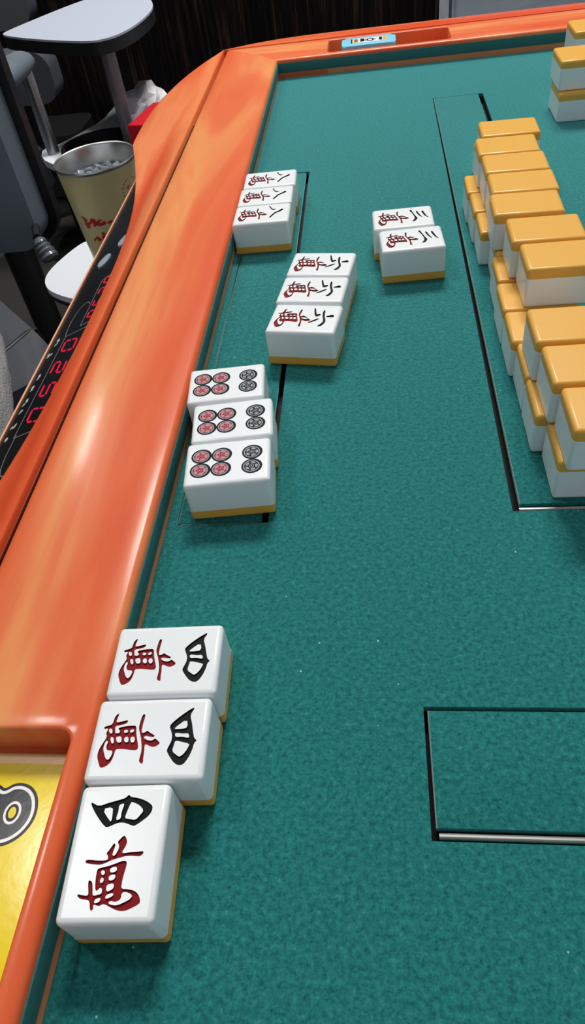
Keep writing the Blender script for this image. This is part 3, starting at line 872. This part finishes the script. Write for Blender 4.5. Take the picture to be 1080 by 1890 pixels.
bm = bmesh.new(); lathe(bm, [(66, -310), (68, -266), (74, -263), (74, -261.5), (66, -262), (62, -306), (1, -308)], -495, 1375, 40, cap0=True, cap1=False); sub('cup_holder', bm, M['chair_black'], sh, label='black round cup-holder insert')
bm = bmesh.new(); tube(bm, [(-430, 1500, -278), (-430, 1500, -ZT + 20)], 20, 16); obj('leg', bm, M['chair_black'], sd)
bm = bmesh.new(); lathe(bm, [(120, -ZT), (120, -ZT + 12), (105, -ZT + 22)], -400, 1520, 36); obj('foot', bm, M['chair_black'], sd)

bm = bmesh.new(); prism(bm, [(-416, 1300), (-394, 1405), (-340, 1400), (-325, 1280)], -265.8, -214, 3, 2)
tag(obj('red_box', bm, M['red_box']), 'red paper box on the side table shelf, partly hidden by the orange rim corner', 'box')
# crumpled white bag on it
rnd = random.Random(11)
bm = bmesh.new()
bmesh.ops.create_icosphere(bm, subdivisions=3, radius=1)
for v in bm.verts:
    n = 1 + rnd.uniform(-0.10, 0.10) + 0.15 * sin(5 * v.co.x + 3 * v.co.y)
    v.co = Vector((-436 + v.co.x * 46 * n, 1492 + v.co.y * 60 * n, -207 + max(v.co.z, -0.9) * 27 * n + 0.1 * v.co.x * 40))
zmin = min(v.co.z for v in bm.verts)
for v in bm.verts:
    v.co.z += -265.8 - zmin
tag(obj('crumpled_bag', bm, M['white_bag'], angle=28), 'crumpled white plastic bag lying on the side table shelf beside the red box', 'bag')

# small white shelf next to the table, carrying the tumbler
cs = thing('cup_stand', 'small rounded white stand beside the table rim, carrying the steel tumbler', 'stand', (-370, 930, -ZT))
disc = [(-416.8, 1016.1), (-432.3, 1004), (-450.0, 957.7), (-457.5, 921.3), (-452, 893), (-434.1, 869.1), (-394.5, 846.0), (-350, 835), (-300, 826), (-262, 840), (-250, 880), (-255, 960), (-280, 1010), (-330, 1035), (-380, 1035)]
bm = bmesh.new(); prism(bm, chaikin(disc, 2), -278, -270, 1.0, 2); p_ = obj('stand_top', bm, M['white_laminate'], cs)
bm = bmesh.new(); prism(bm, chaikin([( -355 + (x + 355) * 1.012, 930 + (y - 930) * 1.012) for x, y in disc], 2), -283, -278.1); sub('edge_band', bm, M['chair_black'], p_)
bm = bmesh.new(); tube(bm, [(-370, 930, -283), (-370, 930, -ZT + 16)], 16, 16); obj('stand_leg', bm, M['chair_black'], cs)
bm = bmesh.new(); lathe(bm, [(110, -ZT), (110, -ZT + 8), (100, -ZT + 16)], -370, 930, 32); obj('stand_foot', bm, M['chair_black'], cs)

# steel tumbler of iced water
CXT, CYT = -322.0, 868.0
cup = thing('steel_tumbler', 'champagne-coloured steel tumbler of iced water with red print', 'cup', (CXT, CYT, -269.9))
zr, zb, rr, rb_ = -110.0, -269.9, 45.5, 33.0
def rad(z):
    return rb_ + (rr - rb_) * (z - zb) / (zr - zb)
prof = [(rb_ - 2, zb)] + [(rb_, zb + 1.5)] + [(rad(z), z) for z in (-250, -220, -190, -160, -130, -114)]
bm = bmesh.new(); lathe(bm, prof, CXT, CYT, 64, cap0=True, cap1=False); cb = obj('cup_body', bm, M['gold_steel'], cup)
bm = bmesh.new(); lathe(bm, [(rad(-114), -114), (rr + 0.8, -112), (rr + 0.9, -110.6), (rr + 0.3, -109.8), (rr - 0.9, -110.2), (rr - 1.8, -112), (rad(-140) - 2.0, -140), (rad(-200) - 2.2, -200), (1, -205)], CXT, CYT, 64, cap0=False, cap1=False); obj('rim_liner', bm, M['steel'], cup, angle=60)
bm = bmesh.new(); lathe(bm, [(rad(-170) - 3.0, -170), (rad(-131) - 2.6, -131)], CXT, CYT, 48); obj('drink', bm, M['water'], cup)
# red leaf print on the camera-facing side
rnd = random.Random(5)
ca = math.atan2(54.9 - CYT, -10.2 - CXT)
bm = bmesh.new()
def petal(a, z, l, w, rot):
    P = []
    for i in range(12):
        t = 2 * pi * i / 12
        u, v = l * cos(t), w * sin(t) * (1 - 0.3 * cos(t))
        uu, vv = u * cos(rot) - v * sin(rot), u * sin(rot) + v * cos(rot)
        zz = z + vv
        r = rad(zz) + 0.35
        aa = a + uu / r
        P.append(bm.verts.new((CXT + r * cos(aa), CYT + r * sin(aa), zz)))
    bm.faces.new(P)
for i in range(46):
    petal(ca + rnd.uniform(-0.85, 0.75), rnd.gauss(-166, 3.0), rnd.uniform(1.8, 4.6), rnd.uniform(1.1, 2.2), rnd.uniform(-0.6, 0.6))
for i in range(26):
    petal(ca + rnd.uniform(-0.75, 0.5), rnd.gauss(-184, 4), rnd.uniform(1.6, 4.2), rnd.uniform(1.1, 2.3), rnd.uniform(-0.8, 0.8))
for i in range(18):
    t = 2 * pi * i / 18
    petal(ca + 0.75 + 12 * cos(t) / 42, -140 + 12 * sin(t), rnd.uniform(0.8, 2.2), 0.5, t + pi / 2)
for i in range(5):
    petal(ca + 0.75 + rnd.uniform(-7, 7) / 42, -140 + rnd.uniform(-8, 8), rnd.uniform(1.2, 2.4), 0.8, rnd.uniform(0, 3))
obj('red_print', bm, M['red_print'], cup, smooth=False, label='red leaf-like print')
ICE = []
rnd = random.Random(21)
while len(ICE) < 24:
    a, r = rnd.uniform(0, 2 * pi), 34 * sqrt(rnd.random())
    x, y = r * cos(a), r * sin(a)
    if all((x - q[0]) ** 2 + (y - q[1]) ** 2 > 10 ** 2 for q in ICE):
        ICE.append((x, y))
    elif rnd.random() < 0.002:
        break
me_ice = None
for x, y in ICE:
    if me_ice is None:
        bm = bmesh.new(); box(bm, -3.6, 3.6, -3.6, 3.6, -3.6, 3.6, 1.1, 2)
        for v in bm.verts:
            v.co += Vector((rnd.uniform(-.5, .5), rnd.uniform(-.5, .5), rnd.uniform(-.5, .5)))
            v.co *= U
        me_ice = finish(bm, True, 30); me_ice.materials.append(M['ice'])
    o = bpy.data.objects.new('ice_cube', me_ice); COL.objects.link(o)
    o.location = ((CXT + x) * U, (CYT + y) * U, (-130.5 + rnd.uniform(-1, 1.5) + ZT) * U)
    o.rotation_euler = (rnd.uniform(-.5, .5), rnd.uniform(-.5, .5), rnd.uniform(0, 3))
    tag(o, 'small clear ice cube floating in the steel tumbler', 'ice cube', 'ice cubes in the steel tumbler')

# office chair with its padded back towards the camera
ch = thing('office_chair', 'slate office chair at the left edge, its padded back towards the table', 'chair', (-690, 1260, -ZT))
def upright_slab(x0, x1, z0, z1, r, y0, y1, bev, bow=0.0):
    """padded slab standing in the xz plane"""
    b = bmesh.new()
    prism(b, rrect(x0, x1, z0, z1, r, 12), 0, 1, 0)
    # bevel front outline, then turn upright
    for v in b.verts:
        x, z, t = v.co
        v.co = Vector((x, y0 + (y1 - y0) * (1 - t), z))
    b.faces.ensure_lookup_table()
    ed = [e for e in b.edges if abs(e.verts[0].co.y - e.verts[1].co.y) < 1e-6]
    bmesh.ops.bevel(b, geom=ed, offset=bev, segments=7, profile=0.5, affect='EDGES', clamp_overlap=True)
    for v in b.verts:
        v.co.y += bow * ((v.co.x - (x0 + x1) / 2) / (x1 - x0)) ** 2
    return b
obj('backrest', upright_slab(-900, -507, -292, 190, 34, 1040, 1092, 16), M['fabric_slate'], ch)
obj('back_frame', upright_slab(-912, -494, -304, 180, 44, 1093, 1112, 6), M['chair_black'], ch)
bm = bmesh.new(); prism(bm, rrect(-900, -640, 1110, 1500, 60, 6), -350, -282, 18, 3); obj('seat', bm, M['fabric_slate'], ch)
for sx in (-525, -880):
    bm = bmesh.new(); tube(bm, [(sx, y, -91) for y in (1116, 1119, 1125, 1136, 1160, 1200, 1224, 1236, 1242)], [5, 9, 13, 15.5, 16, 16, 14, 10, 5], 24)
    for v in bm.verts:
        v.co.x = sx + (v.co.x - sx) * 1.55
    a_ = obj('armrest', bm, M['fabric_slate'], ch, angle=70)
    bm = bmesh.new(); tube(bm, [(sx - 4, 1150, -102), (sx - 30, 1140, -200), (sx + (-142 if sx > -600 else 20), 1150, -335)], 10, 12); sub('arm_support', bm, M['chair_black'], a_)
bm = bmesh.new(); tube(bm, [(-690, 1300, -330), (-690, 1300, -ZT + 90)], 28, 16); obj('gas_lift', bm, M['chair_black'], ch)
for k in range(5):
    a = 2 * pi * k / 5 + 0.3
    ex, ey = -690 + 230 * cos(a), 1300 + 230 * sin(a)
    bm = bmesh.new(); tube(bm, [(-690, 1300, -ZT + 100), (ex, ey, -ZT + 65)], [26, 16], 10); lg = obj('base_leg', bm, M['chair_black'], ch)
    bm = bmesh.new(); lathe(bm, [(10, -11), (26, -9), (26, 9), (10, 11)], 0, 0, 20)
    for v in bm.verts:
        x, y, z = v.co
        v.co = Vector((ex + x * cos(a) - z * sin(a), ey + x * sin(a) + z * cos(a), -ZT + 26 + y))
    sub('caster', bm, M['chair_black'], lg)
# ribbed smoky adjusting knob under the backrest
bm = bmesh.new()
ax0, ax1 = Vector((-498, 1014, -262)), Vector((-482, 1000, -290))
pts = [(0, 5), (0.1, 9), (0.22, 10.5), (0.3, 9), (0.4, 12), (0.5, 10.5), (0.6, 13.5), (0.72, 12), (0.85, 14), (0.95, 12), (1, 6)]
tube(bm, [ax0.lerp(ax1, t) for t, r in pts], [r for t, r in pts], 18); kn = obj('adjusting_knob', bm, M['clear_knob'], ch)
bm = bmesh.new(); tube(bm, [(-510, 1045, -258), (-499, 1016, -262)], 6, 10); sub('knob_stem', bm, M['chair_black'], kn)

# second chair seen over the first, and a third behind the side table
def back_chair(x, y, zc, w, h, rot, label):
    t = thing('padded_chair', label, 'chair', (x, y, -ZT), rot)
    def lo(b):
        return b
    b = upright_slab(-w / 2, w / 2, ZT + zc - h, ZT + zc, min(w, h) * 0.34, -30, 34, 28); obj('backrest', b, M['fabric_dark'], t, local=True, angle=70)
    b = bmesh.new(); prism(b, rrect(-w / 2, w / 2, 36, 230, 50, 10), ZT - 560, ZT - 510, 16, 5); obj('seat', b, M['chair_black'], t, local=True)
    b = bmesh.new(); tube(b, [(0, 40, ZT + zc - h + 20), (0, 60, ZT - 500), (0, 120, ZT - 530)], 16, 10); obj('back_bar', b, M['chair_black'], t, local=True)
    b = bmesh.new(); tube(b, [(0, 130, ZT - 556), (0, 130, 20)], 24, 12); obj('column', b, M['chair_black'], t, local=True)
    b = bmesh.new(); lathe(b, [(120, 0), (120, 14), (40, 34)], 0, 130, 30); obj('foot', b, M['chair_black'], t, local=True)
    return t
back_chair(-850, 1880, -215, 220, 105, 0.0, 'slate chair in the background between the side table top and its left post')
back_chair(-1040, 2190, -100, 340, 128, 0.0, 'slate chair farthest back, above the side table at the upper left corner')

# chair at the left of the table, only a corner of its seat in view
ac = thing('armchair', 'charcoal padded chair whose seat corner shows below the white stand', 'chair', (-560, 820, -ZT))
seat = [(-400, 768), (-535, 913), (-605, 988), (-730, 870), (-500, 640), (-432, 704), (-410, 732)]
bm = bmesh.new(); prism(bm, chaikin(seat, 2), -392, -300, 20, 4); se = obj('seat', bm, M['fabric_dark'], ac, angle=60)
bm = bmesh.new(); tube(bm, [(-457, 841, -322), (-460, 838, -304), (-466, 826, -301.0), (-480, 790, -301), (-500, 745, -301)], 3.6, 10); sub('seam', bm, M['chair_black'], se)
bm = bmesh.new(); tube(bm, [(-590, 800, -392), (-590, 800, -ZT + 40)], 26, 14); obj('column', bm, M['chair_black'], ac)
bm = bmesh.new(); lathe(bm, [(110, -ZT), (110, -ZT + 14), (40, -ZT + 50)], -590, 800, 30); obj('foot', bm, M['chair_black'], ac)
bm = bmesh.new(); prism(bm, [(-604, 990), (-620, 1006), (-748, 888), (-732, 872)], -300, 60, 10, 3); obj('backrest', bm, M['fabric_dark'], ac)
# grey fleece sleeve lying over the seat's front
bm = bmesh.new()
path = [(-560, 830, -262), (-522, 786, -258), (-490, 735, -257), (-458, 668, -260), (-430, 600, -270), (-416, 545, -284), (-410, 510, -306)]
tube(bm, path, [26, 36, 39, 38, 36, 34, 28], 20)
bmesh.ops.subdivide_edges(bm, edges=bm.edges[:], cuts=3, use_grid_fill=True)
rnd = random.Random(4)
for v in bm.verts:
    v.co += Vector((rnd.uniform(-1.4, 1.4), rnd.uniform(-1.4, 1.4), rnd.uniform(-1.4, 1.4)))
tag(obj('fleece_garment', bm, M['fleece'], angle=80), 'grey fuzzy fleece garment at the left edge, lying over the charcoal seat', 'garment')

# grey sofa against the back wall at upper right
sf = thing('grey_sofa', 'grey fabric sofa in the background behind the far rim at upper right', 'sofa', (600, 1700, -ZT))
bm = bmesh.new(); box(bm, 112, 1180, 1500, 1640, -520, 40, 40, 4); sb_ = obj('sofa_back', bm, M['sofa'], sf)
bm = bmesh.new(); tube(bm, [(122, 1499, 30), (124, 1498, -500)], 2.5, 8); sub('seam', bm, M['fabric_slate'], sb_)
bm = bmesh.new(); box(bm, 112, 1180, 1642, 2250, -520, -330, 30, 3); obj('sofa_seat', bm, M['sofa'], sf)
bm = bmesh.new(); box(bm, 60, 108, 1520, 2250, -520, -360, 20, 3); obj('sofa_arm', bm, M['sofa'], sf)
for x in (150, 1140):
    for y in (1560, 2200):
        bm = bmesh.new(); tube(bm, [(x, y, -520), (x, y, -ZT)], 18, 10); obj('sofa_leg', bm, M['chair_black'], sf)
